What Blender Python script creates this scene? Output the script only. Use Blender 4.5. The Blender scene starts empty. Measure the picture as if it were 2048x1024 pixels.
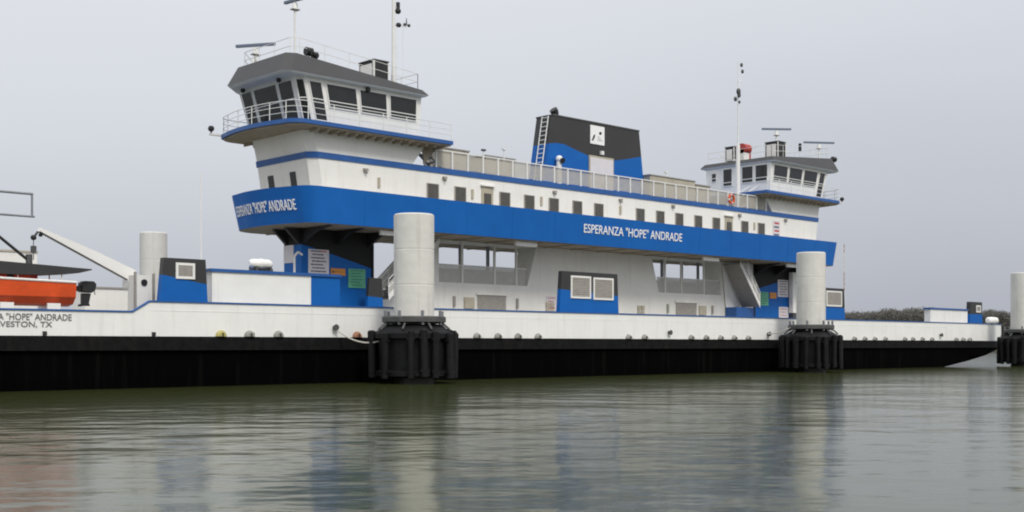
import bpy, bmesh, math, random
from mathutils import Vector, Matrix, noise
random.seed(7)
SC = bpy.context.scene
COL = SC.collection
R = math.radians

# ------------------------------------------------------------------ camera
FPX = 2400.0; HEAD = R(46.46); DCAM = 52.0; HCAM = 2.0; HY = 690.0
cam_d = bpy.data.cameras.new('camera'); cam = bpy.data.objects.new('camera', cam_d); COL.objects.link(cam)
cam.location = (0, -DCAM, HCAM); cam.rotation_euler = (R(90), 0, HEAD - R(90))
cam_d.sensor_width = 36; cam_d.lens = FPX / 2048 * 36
cam_d.shift_y = (HY - 512) / 2048
cam_d.clip_start = 0.5; cam_d.clip_end = 20000
SC.camera = cam
SC.cycles.filter_width = 2.0
# ------------------------------------------------------------------ world and sun
SUN_EL = R(48); SUN_AZ = R(193)      # azimuth clockwise from +Y
w = bpy.data.worlds.new("World"); SC.world = w; w.use_nodes = True
nt = w.node_tree; nt.nodes.clear(); N = nt.nodes.new; L = nt.links.new
out = N('ShaderNodeOutputWorld')
sky = N('ShaderNodeTexSky'); sky.sky_type = 'NISHITA'; sky.sun_disc = False
sky.sun_elevation = SUN_EL; sky.sun_rotation = SUN_AZ; sky.dust_density = 5; sky.air_density = 1.5
b1 = N('ShaderNodeBackground'); b1.inputs[1].default_value = 0.08; L(sky.outputs[0], b1.inputs[0])
tc = N('ShaderNodeTexCoord'); sep = N('ShaderNodeSeparateXYZ'); L(tc.outputs['Generated'], sep.inputs[0])
mp = N('ShaderNodeMapping'); mp.inputs['Scale'].default_value = (1.2, 1.2, 4.0); L(tc.outputs['Generated'], mp.inputs[0])
ns = N('ShaderNodeTexNoise'); ns.inputs['Scale'].default_value = 1.3; ns.inputs['Detail'].default_value = 4; ns.inputs['Roughness'].default_value = .45
L(mp.outputs[0], ns.inputs[0])
mm = N('ShaderNodeMath'); mm.operation = 'MULTIPLY_ADD'; L(ns.outputs[0], mm.inputs[0]); mm.inputs[1].default_value = .14
m2 = N('ShaderNodeMath'); m2.operation = 'MULTIPLY_ADD'; L(sep.outputs[0], m2.inputs[0]); m2.inputs[1].default_value = -.07; L(sep.outputs[2], m2.inputs[2])
L(m2.outputs[0], mm.inputs[2])
rp = N('ShaderNodeValToRGB'); L(mm.outputs[0], rp.inputs[0])
cr = rp.color_ramp; cr.elements[0].position = 0.0; cr.elements[0].color = (.455, .475, .54, 1)
cr.elements[1].position = 1.0; cr.elements[1].color = (1.3, 1.33, 1.38, 1)
for p, c in ((.10, (.565, .595, .66, 1)), (.24, (.725, .75, .81, 1)), (.34, (.80, .82, .865, 1))):
    e = cr.elements.new(p); e.color = c
b2 = N('ShaderNodeBackground'); b2.inputs[1].default_value = 1.0; L(rp.outputs[0], b2.inputs[0])
mx = N('ShaderNodeMixShader'); mx.inputs[0].default_value = .9; L(b1.outputs[0], mx.inputs[1]); L(b2.outputs[0], mx.inputs[2])
L(mx.outputs[0], out.inputs[0])
sd = bpy.data.lights.new('sun', 'SUN'); so = bpy.data.objects.new('sun', sd); COL.objects.link(so)
sd.energy = 1.9; sd.angle = R(14); sd.color = (1, .95, .87)
sv = Vector((math.sin(SUN_AZ) * math.cos(SUN_EL), math.cos(SUN_AZ) * math.cos(SUN_EL), math.sin(SUN_EL)))
so.rotation_euler = (-sv).to_track_quat('-Z', 'Y').to_euler(); so.location = (0, -60, 80)
SC.view_settings.view_transform = 'Standard'; SC.view_settings.look = 'None'
SC.view_settings.exposure = 0; SC.view_settings.gamma = 1

# ------------------------------------------------------------------ materials
def mat(name, col, rough=.5, var=.12, scale=1.0, streak=0.0, metal=0.0, bump=0.0, spec=.5, streak_col=(.28, .2, .13)):
    m = bpy.data.materials.new(name); m.use_nodes = True; t = m.node_tree; b = t.nodes['Principled BSDF']
    n, l = t.nodes.new, t.links.new
    b.inputs['Roughness'].default_value = rough; b.inputs['Metallic'].default_value = metal
    b.inputs['Specular IOR Level'].default_value = spec
    g = n('ShaderNodeNewGeometry')
    nz = n('ShaderNodeTexNoise'); nz.inputs['Scale'].default_value = .55 * scale; nz.inputs['Detail'].default_value = 6; nz.inputs['Roughness'].default_value = .65
    l(g.outputs['Position'], nz.inputs[0])
    r = n('ShaderNodeMapRange'); l(nz.outputs[0], r.inputs[0]); r.inputs[1].default_value = .3; r.inputs[2].default_value = .7
    r.inputs[3].default_value = 1 - var; r.inputs[4].default_value = 1 + var * .4
    v = n('ShaderNodeVectorMath'); v.operation = 'SCALE'; v.inputs[0].default_value = col[:3]; l(r.outputs[0], v.inputs['Scale'])
    o = v.outputs[0]
    if streak:
        ma = n('ShaderNodeMapping'); ma.inputs['Scale'].default_value = (3.2, 3.2, .22); l(g.outputs['Position'], ma.inputs[0])
        n2 = n('ShaderNodeTexNoise'); n2.inputs['Scale'].default_value = 1.0; n2.inputs['Detail'].default_value = 5; l(ma.outputs[0], n2.inputs[0])
        r2 = n('ShaderNodeMapRange'); l(n2.outputs[0], r2.inputs[0]); r2.inputs[1].default_value = .54; r2.inputs[2].default_value = .78
        r2.inputs[3].default_value = 0; r2.inputs[4].default_value = streak
        mi = n('ShaderNodeMixRGB'); l(r2.outputs[0], mi.inputs[0]); l(o, mi.inputs[1]); mi.inputs[2].default_value = (*streak_col, 1)
        o = mi.outputs[0]
    l(o, b.inputs['Base Color'])
    if bump:
        bp = n('ShaderNodeBump'); bp.inputs['Strength'].default_value = bump; bp.inputs['Distance'].default_value = .05
        n3 = n('ShaderNodeTexNoise'); n3.inputs['Scale'].default_value = 1.6 * scale; n3.inputs['Detail'].default_value = 3
        l(g.outputs['Position'], n3.inputs[0]); l(n3.outputs[0], bp.inputs['Height']); l(bp.outputs[0], b.inputs['Normal'])
    return m
def mesh_mat(name, col, cover):
    m = bpy.data.materials.new(name); m.use_nodes = True; t = m.node_tree; b = t.nodes['Principled BSDF']
    n, l = t.nodes.new, t.links.new
    b.inputs['Base Color'].default_value = (*col, 1); b.inputs['Roughness'].default_value = .6
    tr = n('ShaderNodeBsdfTransparent'); mi = n('ShaderNodeMixShader')
    g = n('ShaderNodeNewGeometry'); ma = n('ShaderNodeMapping'); ma.inputs['Scale'].default_value = (8, 8, 8); l(g.outputs['Position'], ma.inputs[0])
    nz = n('ShaderNodeTexNoise'); nz.inputs['Scale'].default_value = .25; l(ma.outputs[0], nz.inputs[0])
    r = n('ShaderNodeMapRange'); l(nz.outputs[0], r.inputs[0]); r.inputs[3].default_value = cover - .12; r.inputs[4].default_value = cover + .12
    l(r.outputs[0], mi.inputs[0]); l(tr.outputs[0], mi.inputs[1]); l(b.outputs[0], mi.inputs[2])
    l(mi.outputs[0], t.nodes['Material Output'].inputs[0]); return m
WHITE = mat('white_paint', (.84, .83, .80), .45, .06, 1, .13, bump=.12)
HULLW = mat('white_hull_paint', (.85, .85, .83), .45, .06, 1.2, .16, bump=.15)
GREYW = mat('casing_paint', (.80, .79, .745), .5, .08, 1, .14, bump=.1)
BLUE = mat('blue_paint', (.006, .118, .43), .5, .10, 1, .05, streak_col=(.04, .17, .42), bump=.1, spec=.22)
BLUED = mat('blue_trim', (.018, .10, .34), .4, .15, 2)
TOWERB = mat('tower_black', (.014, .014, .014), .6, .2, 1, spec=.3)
BLACKP = mat('charcoal_paint', (.034, .033, .034), .5, .15, 1)
HULLB = mat('black_hull', (.0016, .0016, .0018), .8, .3, 1, .06, spec=.02, streak_col=(.07, .065, .055))
STRAKE = mat('strake_rubber', (.0085, .0085, .009), .7, .6, 5, .12, spec=.12, streak_col=(.06, .05, .04))
RUBBER = mat('fender_rubber', (.0095, .0095, .0105), .6, .5, 3, spec=.2)
CONC = mat('concrete', (.67, .66, .62), .85, .10, 1.5, .55, bump=.45, streak_col=(.42, .40, .35))
WET = mat('wet_concrete', (.030, .030, .022), .5, .5, 3, bump=.4)
STEEL = mat('weathered_steel', (.10, .10, .10), .6, .4, 4, metal=.3)
ROOFG = mat('roof_grey', (.052, .052, .055), .55, .12, 2)
GLASS = mat('dark_glass', (.018, .021, .022), .12, .3, 1.4)
GLASS2 = mat('window_panel', (.085, .08, .07), .35, .25, 4)
FRAME = mat('white_frame', (.82, .81, .78), .5, .05)
RAIL = mat('rail_white', (.78, .78, .76), .5, .08, 4)
BLACK = mat('black_metal', (.018, .018, .019), .5, .3, 3)
UNDER = mat('underside_paint', (.40, .34, .26), .7, .25, 3)
DECK = mat('deck_paint', (.20, .20, .20), .7, .2, 1)
LOUV = mat('louvre_grey', (.33, .31, .28), .6, .2, 8)
ORANGE = mat('orange_boat', (.72, .085, .012), .45, .22, 3, bump=.1)
REDP = mat('red_paint', (.42, .05, .04), .5, .2, 3)
YELL = mat('yellow_paint', (.46, .41, .14), .6, .3, 6)
RUST = mat('orange_rust', (.36, .17, .10), .7, .3, 6)
GREYF = mat('grey_fender', (.28, .275, .25), .7, .35, 7)
SIGNW = mat('sign_white', (.70, .67, .70), .5, .08, 3)
SIGNO = mat('sign_orange', (.62, .25, .03), .5, .1, 3)
SIGNG = mat('sign_green', (.12, .42, .27), .5, .2, 3)
INK = mat('sign_ink', (.10, .09, .11), .6, .1)
INKR = mat('sign_red_ink', (.5, .08, .08), .6, .1)
INKG = mat('sign_green_ink', (.04, .22, .13), .6, .1)
LETW = mat('letter_white', (.88, .88, .88), .5, .02)
LETG = mat('letter_grey', (.16, .16, .16), .6, .05)
BEIGE = mat('beige_box', (.46, .42, .33), .6, .15, 2, .2)
GALV = mat('galvanised_pipe', (.24, .25, .27), .5, .2, 3, metal=.3)
RADARG = mat('radar_grey', (.14, .17, .24), .5, .1)
TEAL = mat('teal_panel', (.25, .45, .5), .5, .1)
ROPE = mat('rope', (.55, .53, .48), .9, .2, 8)
MESHW = mesh_mat('rail_mesh', (.55, .52, .46), .52)
MESHG = mesh_mat('guard_mesh', (.60, .59, .55), .66)

# ------------------------------------------------------------------ mesh helpers
MIRX = 134.6; CY = 10.4
class MB:
    def __init__(s, mir=False): s.v = []; s.f = []; s.m = []; s.mats = []; s.mir = mir
    def mi(s, m):
        if m not in s.mats: s.mats.append(m)
        return s.mats.index(m)
    def raw(s, vs, fs, m):
        o = len(s.v); s.v += [((MIRX - x) if s.mir else x, y, z) for x, y, z in vs]
        k = s.mi(m)
        for f in fs: s.f.append([i + o for i in f]); s.m.append(k)
        return s
    def box(s, x0, x1, y0, y1, z0, z1, m):
        vs = [(x, y, z) for z in (z0, z1) for y in (y0, y1) for x in (x0, x1)]
        return s.raw(vs, [(0, 1, 3, 2), (4, 6, 7, 5), (0, 4, 5, 1), (2, 3, 7, 6), (0, 2, 6, 4), (1, 5, 7, 3)], m)
    def loft(s, A, za, B, zb, m, cap=True, capm=None):
        n = len(A); vs = [(x, y, za) for x, y in A] + [(x, y, zb) for x, y in B]
        s.raw(vs, [(i, (i + 1) % n, n + (i + 1) % n, n + i) for i in range(n)], m)
        if cap:
            s.raw(vs[:n], [tuple(range(n))], capm or m); s.raw(vs[n:], [tuple(range(n))], m)
        return s
    def prism_y(s, P, y0, y1, m):
        n = len(P); vs = [(x, y0, z) for x, z in P] + [(x, y1, z) for x, z in P]
        return s.raw(vs, [(i, (i + 1) % n, n + (i + 1) % n, n + i) for i in range(n)] + [tuple(range(n)), tuple(range(n, 2 * n))], m)
    def prism_x(s, P, x0, x1, m):
        n = len(P); vs = [(x0, y, z) for y, z in P] + [(x1, y, z) for y, z in P]
        return s.raw(vs, [(i, (i + 1) % n, n + (i + 1) % n, n + i) for i in range(n)] + [tuple(range(n)), tuple(range(n, 2 * n))], m)
    def tube(s, a, b, r, m, r2=None, n=8):
        a = Vector(a); b = Vector(b); r2 = r if r2 is None else r2
        d = (b - a).normalized(); u = d.orthogonal().normalized(); w_ = d.cross(u)
        vs = []
        for c, rr in ((a, r), (b, r2)):
            for i in range(n):
                t = 2 * math.pi * i / n; vs.append(tuple(c + u * math.cos(t) * rr + w_ * math.sin(t) * rr))
        return s.raw(vs, [(i, (i + 1) % n, n + (i + 1) % n, n + i) for i in range(n)] + [tuple(range(n)), tuple(range(n, 2 * n))], m)
    def path(s, pts, r, m, n=6):
        for a, b in zip(pts, pts[1:]): s.tube(a, b, r, m, n=n)
        return s
    def lathe(s, c, prof, m, n=24):
        vs = []; k = len(prof)
        for r, z in prof:
            for i in range(n):
                t = 2 * math.pi * i / n; vs.append((c[0] + r * math.cos(t), c[1] + r * math.sin(t), z))
        fs = [(j * n + i, j * n + (i + 1) % n, (j + 1) * n + (i + 1) % n, (j + 1) * n + i) for j in range(k - 1) for i in range(n)]
        fs += [tuple(range(n)), tuple(range((k - 1) * n, k * n))]
        return s.raw(vs, fs, m)
    def ball(s, c, r, m, sx=1, sy=1, sz=1, n=10):
        vs = []; h = n // 2
        for j in range(1, h):
            p = math.pi * j / h
            for i in range(n):
                t = 2 * math.pi * i / n; vs.append((c[0] + r * sx * math.sin(p) * math.cos(t), c[1] + r * sy * math.sin(p) * math.sin(t), c[2] + r * sz * math.cos(p)))
        fs = [(j * n + i, j * n + (i + 1) % n, (j + 1) * n + (i + 1) % n, (j + 1) * n + i) for j in range(h - 2) for i in range(n)]
        fs += [tuple(range(n)), tuple(range((h - 2) * n, (h - 1) * n))]
        return s.raw(vs, fs, m)
    def build(s, name, parent=None, bevel=0, smooth=False, label=None):
        me = bpy.data.meshes.new(name); me.from_pydata(s.v, [], s.f); me.update()
        for m in s.mats: me.materials.append(m)
        for p, k in zip(me.polygons, s.m): p.material_index = k
        bm = bmesh.new(); bm.from_mesh(me); bmesh.ops.recalc_face_normals(bm, faces=bm.faces); bm.to_mesh(me); bm.free()
        if smooth:
            for p in me.polygons: p.use_smooth = len(p.vertices) == 4
        me.set_sharp_from_angle(angle=R(25))
        o = bpy.data.objects.new(name, me); COL.objects.link(o)
        if parent is not None:
            o.parent = parent
            p = parent; off = Vector((0, 0, 0))
            while p is not None: off += p.location; p = p.parent
            o.location = -off
        if bevel:
            b = o.modifiers.new('bevel', 'BEVEL'); b.width = bevel; b.segments = 2; b.limit_method = 'ANGLE'
        if label: o['label'] = label
        return o
def tag(o, label, cat, group=None, kind=None):
    o['label'] = label; o['category'] = cat
    if group: o['group'] = group
    if kind: o['kind'] = kind
    return o
def empty(name, loc, label, cat, group=None):
    o = bpy.data.objects.new(name, None); COL.objects.link(o); o.location = loc; return tag(o, label, cat, group)
S_, C_ = math.sin(HEAD), math.cos(HEAD)
def at(px, py, Y=0.0):            # point seen at a photo pixel, on the plane at distance Y behind the hull side
    t = (px - 1024) / FPX; y = Y + DCAM; s = y * (t * S_ + C_) / (S_ - t * C_); d = s * C_ + y * S_
    return s, HCAM + (HY - py) * d / FPX
def atx(px, py, X):               # same on a plane across the ship
    t = (px - 1024) / FPX; y = X * (S_ - t * C_) / (t * S_ + C_); d = X * C_ + y * S_
    return y - DCAM, HCAM + (HY - py) * d / FPX
def lettering(name, txt, size, width, place, m, parent, depth=.02, xs=None):
    cu = bpy.data.curves.new(name, 'FONT'); cu.body = txt; cu.size = size; cu.extrude = depth / 2; cu.align_x = 'CENTER'
    cu.offset = .004 * size; cu.resolution_u = 4
    tmp = bpy.data.objects.new('tmp', cu); COL.objects.link(tmp)
    bpy.context.view_layer.update()
    me = bpy.data.meshes.new_from_object(tmp.evaluated_get(bpy.context.evaluated_depsgraph_get()))
    bpy.data.objects.remove(tmp)
    xs_ = [v.co.x for v in me.vertices]; k = width / (max(xs_) - min(xs_)); c = (max(xs_) + min(xs_)) / 2
    for v in me.vertices: v.co = Vector(place((v.co.x - c) * k, v.co.y, v.co.z))
    me.materials.clear(); me.materials.append(m); me.name = name
    o = bpy.data.objects.new(name, me); COL.objects.link(o); o.parent = parent
    p = parent; off = Vector((0, 0, 0))
    while p is not None: off += p.location; p = p.parent
    o.location = -off
    return o

# ------------------------------------------------------------------ water, far shore
wm = bpy.data.materials.new('harbour_water'); wm.use_nodes = True; t = wm.node_tree; b = t.nodes['Principled BSDF']; n, l = t.nodes.new, t.links.new
b.inputs['Base Color'].default_value = (.042, .050, .016, 1); b.inputs['Roughness'].default_value = .13; b.inputs['Specular Tint'].default_value = (.94, 1, .74, 1); b.inputs['IOR'].default_value = 1.4
g = n('ShaderNodeNewGeometry')
def wn(scale, stretch, det, w0):
    ma = n('ShaderNodeMapping'); ma.inputs['Rotation'].default_value = (0, 0, HEAD - R(90) + R(4)); ma.vector_type = 'TEXTURE'
    l(g.outputs['Position'], ma.inputs[0])
    m_2 = n('ShaderNodeVectorMath'); m_2.operation = 'MULTIPLY'; m_2.inputs[1].default_value = (1 / stretch, 1, 1); l(ma.outputs[0], m_2.inputs[0])
    z = n('ShaderNodeTexNoise'); z.inputs['Scale'].default_value = scale; z.inputs['Detail'].default_value = det; z.inputs['Roughness'].default_value = .5
    l(m_2.outputs[0], z.inputs[0]); k = n('ShaderNodeMath'); k.operation = 'MULTIPLY'; l(z.outputs[0], k.inputs[0]); k.inputs[1].default_value = w0
    return k.outputs[0]
def add(a_, b_):
    k = n('ShaderNodeMath'); l(a_, k.inputs[0]); l(b_, k.inputs[1]); return k.outputs[0]
hgt = add(add(wn(.13, 1.5, 2, .24), wn(.75, 1.5, 2, .085)), wn(4.0, 1.4, 3, .009))
bp = n('ShaderNodeBump'); bp.inputs['Strength'].default_value = 1.0; bp.inputs['Distance'].default_value = .55; l(hgt, bp.inputs['Height']); l(bp.outputs[0], b.inputs['Normal'])
me = bpy.data.meshes.new('water'); me.from_pydata([(-3000, -400, 0), (9000, -400, 0), (9000, 9000, 0), (-3000, 9000, 0)], [], [(0, 1, 2, 3)]); me.materials.append(wm)
wo = bpy.data.objects.new('water', me); COL.objects.link(wo); wo['kind'] = 'structure'; wo['label'] = 'olive green rippled harbour water'

LEAF = mat('far_foliage', (.088, .083, .070), .8, .3, .12)
SHORE = mat('shore_ground', (.12, .11, .08), .9, .3, .05)
def far(px, py, dep):
    r = (px - 1024) / FPX * dep; X = r * S_ + dep * C_; Y = -r * C_ + dep * S_ - DCAM
    return X, Y, HCAM + (HY - py) * dep / FPX
DEP = 430
pr = [(1560, 630), (1640, 624), (1690, 621), (1720, 619), (1748, 620), (1760, 616), (1785, 613), (1797, 617), (1812, 613), (1850, 611), (1866, 613), (1900, 616), (1930, 620), (1960, 620), (1975, 617), (2000, 618), (2012, 621), (2028, 628), (2060, 634), (2120, 640), (2180, 636)]
a0 = far(1500, HY, DEP - 3); a1 = far(2260, HY, DEP - 3); a2 = far(2300, HY, DEP + 300); a3 = far(1500, HY, DEP + 300)
MB().raw([(a0[0], a0[1], .0), (a1[0], a1[1], .0), (a1[0] + 2, a1[1] + 2, 1.0), (a0[0] + 2, a0[1] + 2, 1.0), (a2[0], a2[1], 1.6), (a3[0], a3[1], 1.6)],
         [(0, 1, 2, 3), (3, 2, 4, 5)], SHORE).build('far_shore')['kind'] = 'structure'
rnd = random.Random(3); mb = MB()
def prof(px):
    for (x0, y0), (x1, y1) in zip(pr, pr[1:]):
        if x0 <= px <= x1: return y0 + (y1 - y0) * (px - x0) / (x1 - x0)
    return 640
for i in range(950):
    px = rnd.uniform(1560, 2180); dep = DEP + rnd.uniform(2, 46)
    X, Y, Zt = far(px, prof(px) + rnd.uniform(-.4, 9), dep)
    rr = rnd.uniform(1.2, 2.5); zc = Zt - rr * .9
    mb.tube((X, Y, .8), (X, Y, max(1.2, zc)), .16, LEAF, .1, 5)
    for k in range(150):
        v = Vector((rnd.gauss(0, 1), rnd.gauss(0, 1), rnd.gauss(0, 1))).normalized() * rr * rnd.uniform(.55, 1)
        zz = zc + v.z * .9 - (rnd.random() ** 2) * (zc - 1.2) * .8
        c = Vector((X + v.x * 1.25, Y + v.y * 1.25, max(.9, zz)))
        u = Vector((rnd.gauss(0, 1), rnd.gauss(0, 1), rnd.gauss(0, 1))).normalized(); w_ = u.orthogonal().normalized()
        sz = rnd.uniform(.14, .34)
        mb.raw([tuple(c + u * sz), tuple(c + w_ * sz), tuple(c - u * sz), tuple(c - w_ * sz)], [(0, 1, 2, 3)], LEAF)
tl = mb.build('far_woodland'); tl['kind'] = 'stuff'; tl['label'] = 'low dark wood along the far shore behind the ferry bow'; tl['category'] = 'woodland'

# ------------------------------------------------------------------ FERRY
ferry = empty('ferry', (67.3, CY, 0), 'blue and white double-ended car ferry berthed beside concrete dolphins', 'ferry')
def mirpts(P): return [(MIRX - x, y) for x, y in P]
# hull plan (half outline on near side, left end -> right end), mirrored about CY for the far side
def hull_plan(off=0.0, x0=3.0, xr=13.6):
    def end(q): return [(x, y + off) for x, y in [(q, 5.2), (q + .5, 3.0), (q + 2.2, 1.6), (q + 6, .6), (q + 12, .1), (q + 18, 0)]]
    near = end(x0) + mirpts(end(xr))[::-1]
    return near + [(x, 2 * CY - y) for x, y in near][::-1]
hp = hull_plan(.12)
mb = MB()
# hull: lofted sections so the two ends rake up out of the water
secs = [(-.8, 34.0), (.0, 30.6), (.5, 26.0), (1.0, 21.2), (1.45, 16.8), (1.75, 14.0)]
prev = None
for z, x0 in secs:
    cur = [(max(x0 - 11.0, min(MIRX - x0, x)), y) for x, y in hp]
    if prev: mb.loft(prev[0], prev[1], cur, z, HULLB, cap=False)
    prev = (cur, z)
mb.build('hull', ferry)
hs = hull_plan(-.06)
MB().loft(hs, 1.751, hs, 2.40, STRAKE).build('rubbing_strake', ferry)
hd = hull_plan(.10)
MB().loft(hd, 2.401, hd, 2.44, DECK).build('deck', ferry)
# bulwark : near side, profile with low section at the left end; far side
def bulwark(side):
    mb = MB(); cap = MB()
    base = hull_plan(0)[:12]
    xs = []
    for (xa, ya), (xb, yb) in zip(base, base[1:]):
        k = max(1, int((xb - xa) / 2.0))
        for i in range(k): xs.append((xa + (xb - xa) * i / k, ya + (yb - ya) * i / k))
    xs.append(base[-1])
    extra = []
    for i, (x, y) in enumerate(xs):
        extra.append((x, y))
    for xx in (25.35, 26.2, MIRX - 22.0):
        extra.append((xx, .05))
    extra.sort()
    def yy(x):
        for (xa, ya), (xb, yb) in zip(base, base[1:]):
            if xa <= x <= xb and xb > xa: return ya + (yb - ya) * (x - xa) / (xb - xa)
        return base[-1][1]
    def top(x):
        if x <= 25.35: return 3.5
        if x <= 26.2: return 3.5 + .5 * (x - 25.35) / .85
        return 4.0
    P = [(x, yy(x), top(x)) for x, _ in extra]
    th = .1
    for (xa, ya, za), (xb, yb, zb) in zip(P, P[1:]):
        if xb - xa < 1e-4: continue
        vs = []
        for x, y, z in ((xa, ya, za), (xb, yb, zb)):
            vs += [(x, y, 2.405), (x, y + th, 2.445), (x, y + th, z), (x, y, z)]
        c = [(0, 4, 7, 3), (1, 2, 6, 5), (3, 7, 6, 2), (0, 1, 5, 4)]
        if side: vs = [(x, 2 * CY - y, z) for x, y, z in vs]
        mb.raw(vs, c, HULLW)
        cv = []
        for x, y, z in ((xa, ya, za), (xb, yb, zb)):
            cv += [(x, y - .05, z + .002), (x, y + th + .05, z + .002), (x, y + th + .05, z + .075), (x, y - .05, z + .075)]
        if side: cv = [(x, 2 * CY - y, z) for x, y, z in cv]
        cap.raw(cv, [(0, 4, 7, 3), (1, 2, 6, 5), (3, 7, 6, 2), (0, 1, 5, 4)], BLUED)
    # stays inside
    if not side:
        for i in range(21):
            x = 22.0 + i * 4.1; mb.box(x - .02, x + .02, -.012, .001, 2.45, 3.45 if x < 26 else 3.95, HULLW)
        mb.box(26.3, 104.0, -.010, .001, 3.60, 3.63, HULLW)
    bw = mb.build('bulwark', ferry)
    cap.build('cap_rail', bw)
    return bw
bw = bulwark(0); bulwark(1)
# weld seams on the bulwark plating
# deck-edge fenders (half round blocks)
def half_dome(mb, px, m, wpx=None):
    X, _ = at(px, 665, -.05); r = .31
    n_ = 9; A = [(X + r * math.cos(math.pi * i / n_), 2.42 + r * .98 * math.sin(math.pi * i / n_)) for i in range(n_ + 1)]
    B = [(X + r * .6 * math.cos(math.pi * i / n_), 2.42 + r * .65 * math.sin(math.pi * i / n_)) for i in range(n_ + 1)]
    vs = [(x, -.01, z) for x, z in A] + [(x, -.2, z) for x, z in B]; k = n_ + 1
    mb.raw(vs, [(i, i + 1, k + i + 1, k + i) for i in range(n_)] + [tuple(range(k, 2 * k)), (0, k, 2 * k - 1, k - 1)], m)
    mb.box(X - r * .12, X + r * .12, -.215, -.19, 2.43, 2.58, BLACK)
for i, px in enumerate((443, 500, 558, 715, 955, 997, 1037, 1077, 1258, 1290, 1383, 1413, 1442, 1469, 1497, 1709, 1730, 1750, 1771, 1810, 1826, 1845, 1864, 1913, 1927, 1940)):
    mb = MB(); half_dome(mb, px, YELL if i == 0 else RUST if i == 3 else GREYF)
    mb.build('fender_block', ferry, label='yellow fender block' if i == 0 else 'orange fender block' if i == 3 else None)
# mooring fittings on the plating
mb = MB(); X, Z = at(200, 650, .3); mb.ball((X, .28, Z), .34, GREYF, 1.0, .35, .42, 14); mb.build('hawse_pipe', ferry, smooth=True)
for px, py in ((668, 655), (1337, 665), (1535, 668), (1880, 670)):
    X, Z = at(px, py, 0); mb = MB(); mb.tube((X, 0, Z), (X, -.18, Z), .11, STEEL); mb.tube((X, -.18, Z), (X, -.24, Z), .17, STEEL); mb.build('mooring_button', ferry)
for px in (89, 307, 505):
    X, Z = at(px, 663, 0); MB().box(X - .09, X + .09, -.06, .02, 2.42, 2.6, BLACK).build('drain_spout', ferry)
# name on the quarter
def hull_y(x):
    base = hull_plan(0)[:12]
    for (xa, ya), (xb, yb) in zip(base, base[1:]):
        if xa <= x <= xb and xb > xa: return ya + (yb - ya) * (x - xa) / (xb - xa)
    return 0
x1, zt = at(143, 641, 0); x1b, _ = at(-82, 641, 0)
lettering('lettering', 'ESPERANZA "HOPE" ANDRADE', .40, x1 - x1b, lambda x, y, z: ((x1 + x1b) / 2 + x, hull_y((x1 + x1b) / 2 + x) - .02 + z, zt + y), LETG, bw)
x2, z2 = at(104, 654, 0); x2b, _ = at(-36, 654, 0)
lettering('lettering', 'GALVESTON, TX', .34, x2 - x2b, lambda x, y, z: ((x2 + x2b) / 2 + x, hull_y((x2 + x2b) / 2 + x) - .02 + z, z2 + y), LETG, bw)

# ---- vent housings along the bulwark
def housing(xa, xb, ztop, Y, depth, wins, edge, slant=.35, base=2.45):
    """trapezoid box: charcoal top over blue, boundary line `edge` = (z_left, z_right)"""
    mb = MB(); zl, zr = edge
    def xl(z): return xa + slant * (z - base) / (ztop - base)
    def xr(z): return xb - slant * .6 * (z - base) / (ztop - base)
    mb.prism_y([(xl(base), base), (xr(base), base), (xr(zr), zr), (xl(zl), zl)], Y, Y + depth, BLUE)
    mb.prism_y([(xl(zl), zl), (xr(zr), zr), (xr(ztop), ztop), (xl(ztop), ztop)], Y, Y + depth, BLACKP)
    h = mb.build('vent_housing', ferry)
    for (x0, x1_, z0, z1_) in wins:
        f = MB(); e = .12
        f.box(x0, x1_, Y - .06, Y - .002, z0, z0 + e, FRAME).box(x0, x1_, Y - .06, Y - .002, z1_ - e, z1_, FRAME)
        f.box(x0, x0 + e, Y - .06, Y - .002, z0 + e, z1_ - e, FRAME).box(x1_ - e, x1_, Y - .06, Y - .002, z0 + e, z1_ - e, FRAME)
        k = 9
        f.box(x0 + e, x1_ - e, Y - .02, Y - .002, z0 + e, z1_ - e, LOUV)
        for i in range(k):
            zz = z0 + e + (z1_ - z0 - 2 * e) * (i + .5) / k
            f.raw([(x0 + e, Y - .05, zz - .04), (x1_ - e, Y - .05, zz - .04), (x1_ - e, Y - .021, zz + .05), (x0 + e, Y - .021, zz + .05)], [(0, 1, 2, 3)], LOUV)
        f.build('louvre', h)
    return h
def H4(p0, p1, py0, py1, Y):
    a_, z1_ = at(p0, py0, Y); b_, z0 = at(p1, py1, Y); z1b = at((p0 + p1) / 2, py0, Y)[1]; z0b = at((p0 + p1) / 2, py1, Y)[1]
    return a_, b_, min(z0b, z1b), max(z0b, z1b)
def Hs(p0, p1, ptop, Y, depth, wins, e0, e1):
    xa, _ = at(p0, 600, Y); xb, _ = at(p1, 600, Y); zt_ = at((p0 + p1) / 2, ptop, Y)[1]
    return housing(xa, xb, zt_, Y, depth, [H4(*w_, Y) for w_ in wins], (at(p0, e0, Y)[1], at(p1, e1, Y)[1]))
Hs(314, 419, 517, .4, .35, [(351, 389, 526, 558)], 549, 569)
Hs(1116, 1239, 545, .4, .3, [(1141, 1181, 552, 597), (1186, 1226, 556, 600)], 578, 592)
Hs(1630, 1691, 576, .4, .4, [(1652, 1683, 582, 613)], 613, 616)
Hs(1938, 1966, 604, .75, .4, [(1952, 1961, 611, 625)], 628, 629)
Hs(730, 769, 556, 8.0, .25, [], 592, 596)
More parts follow.
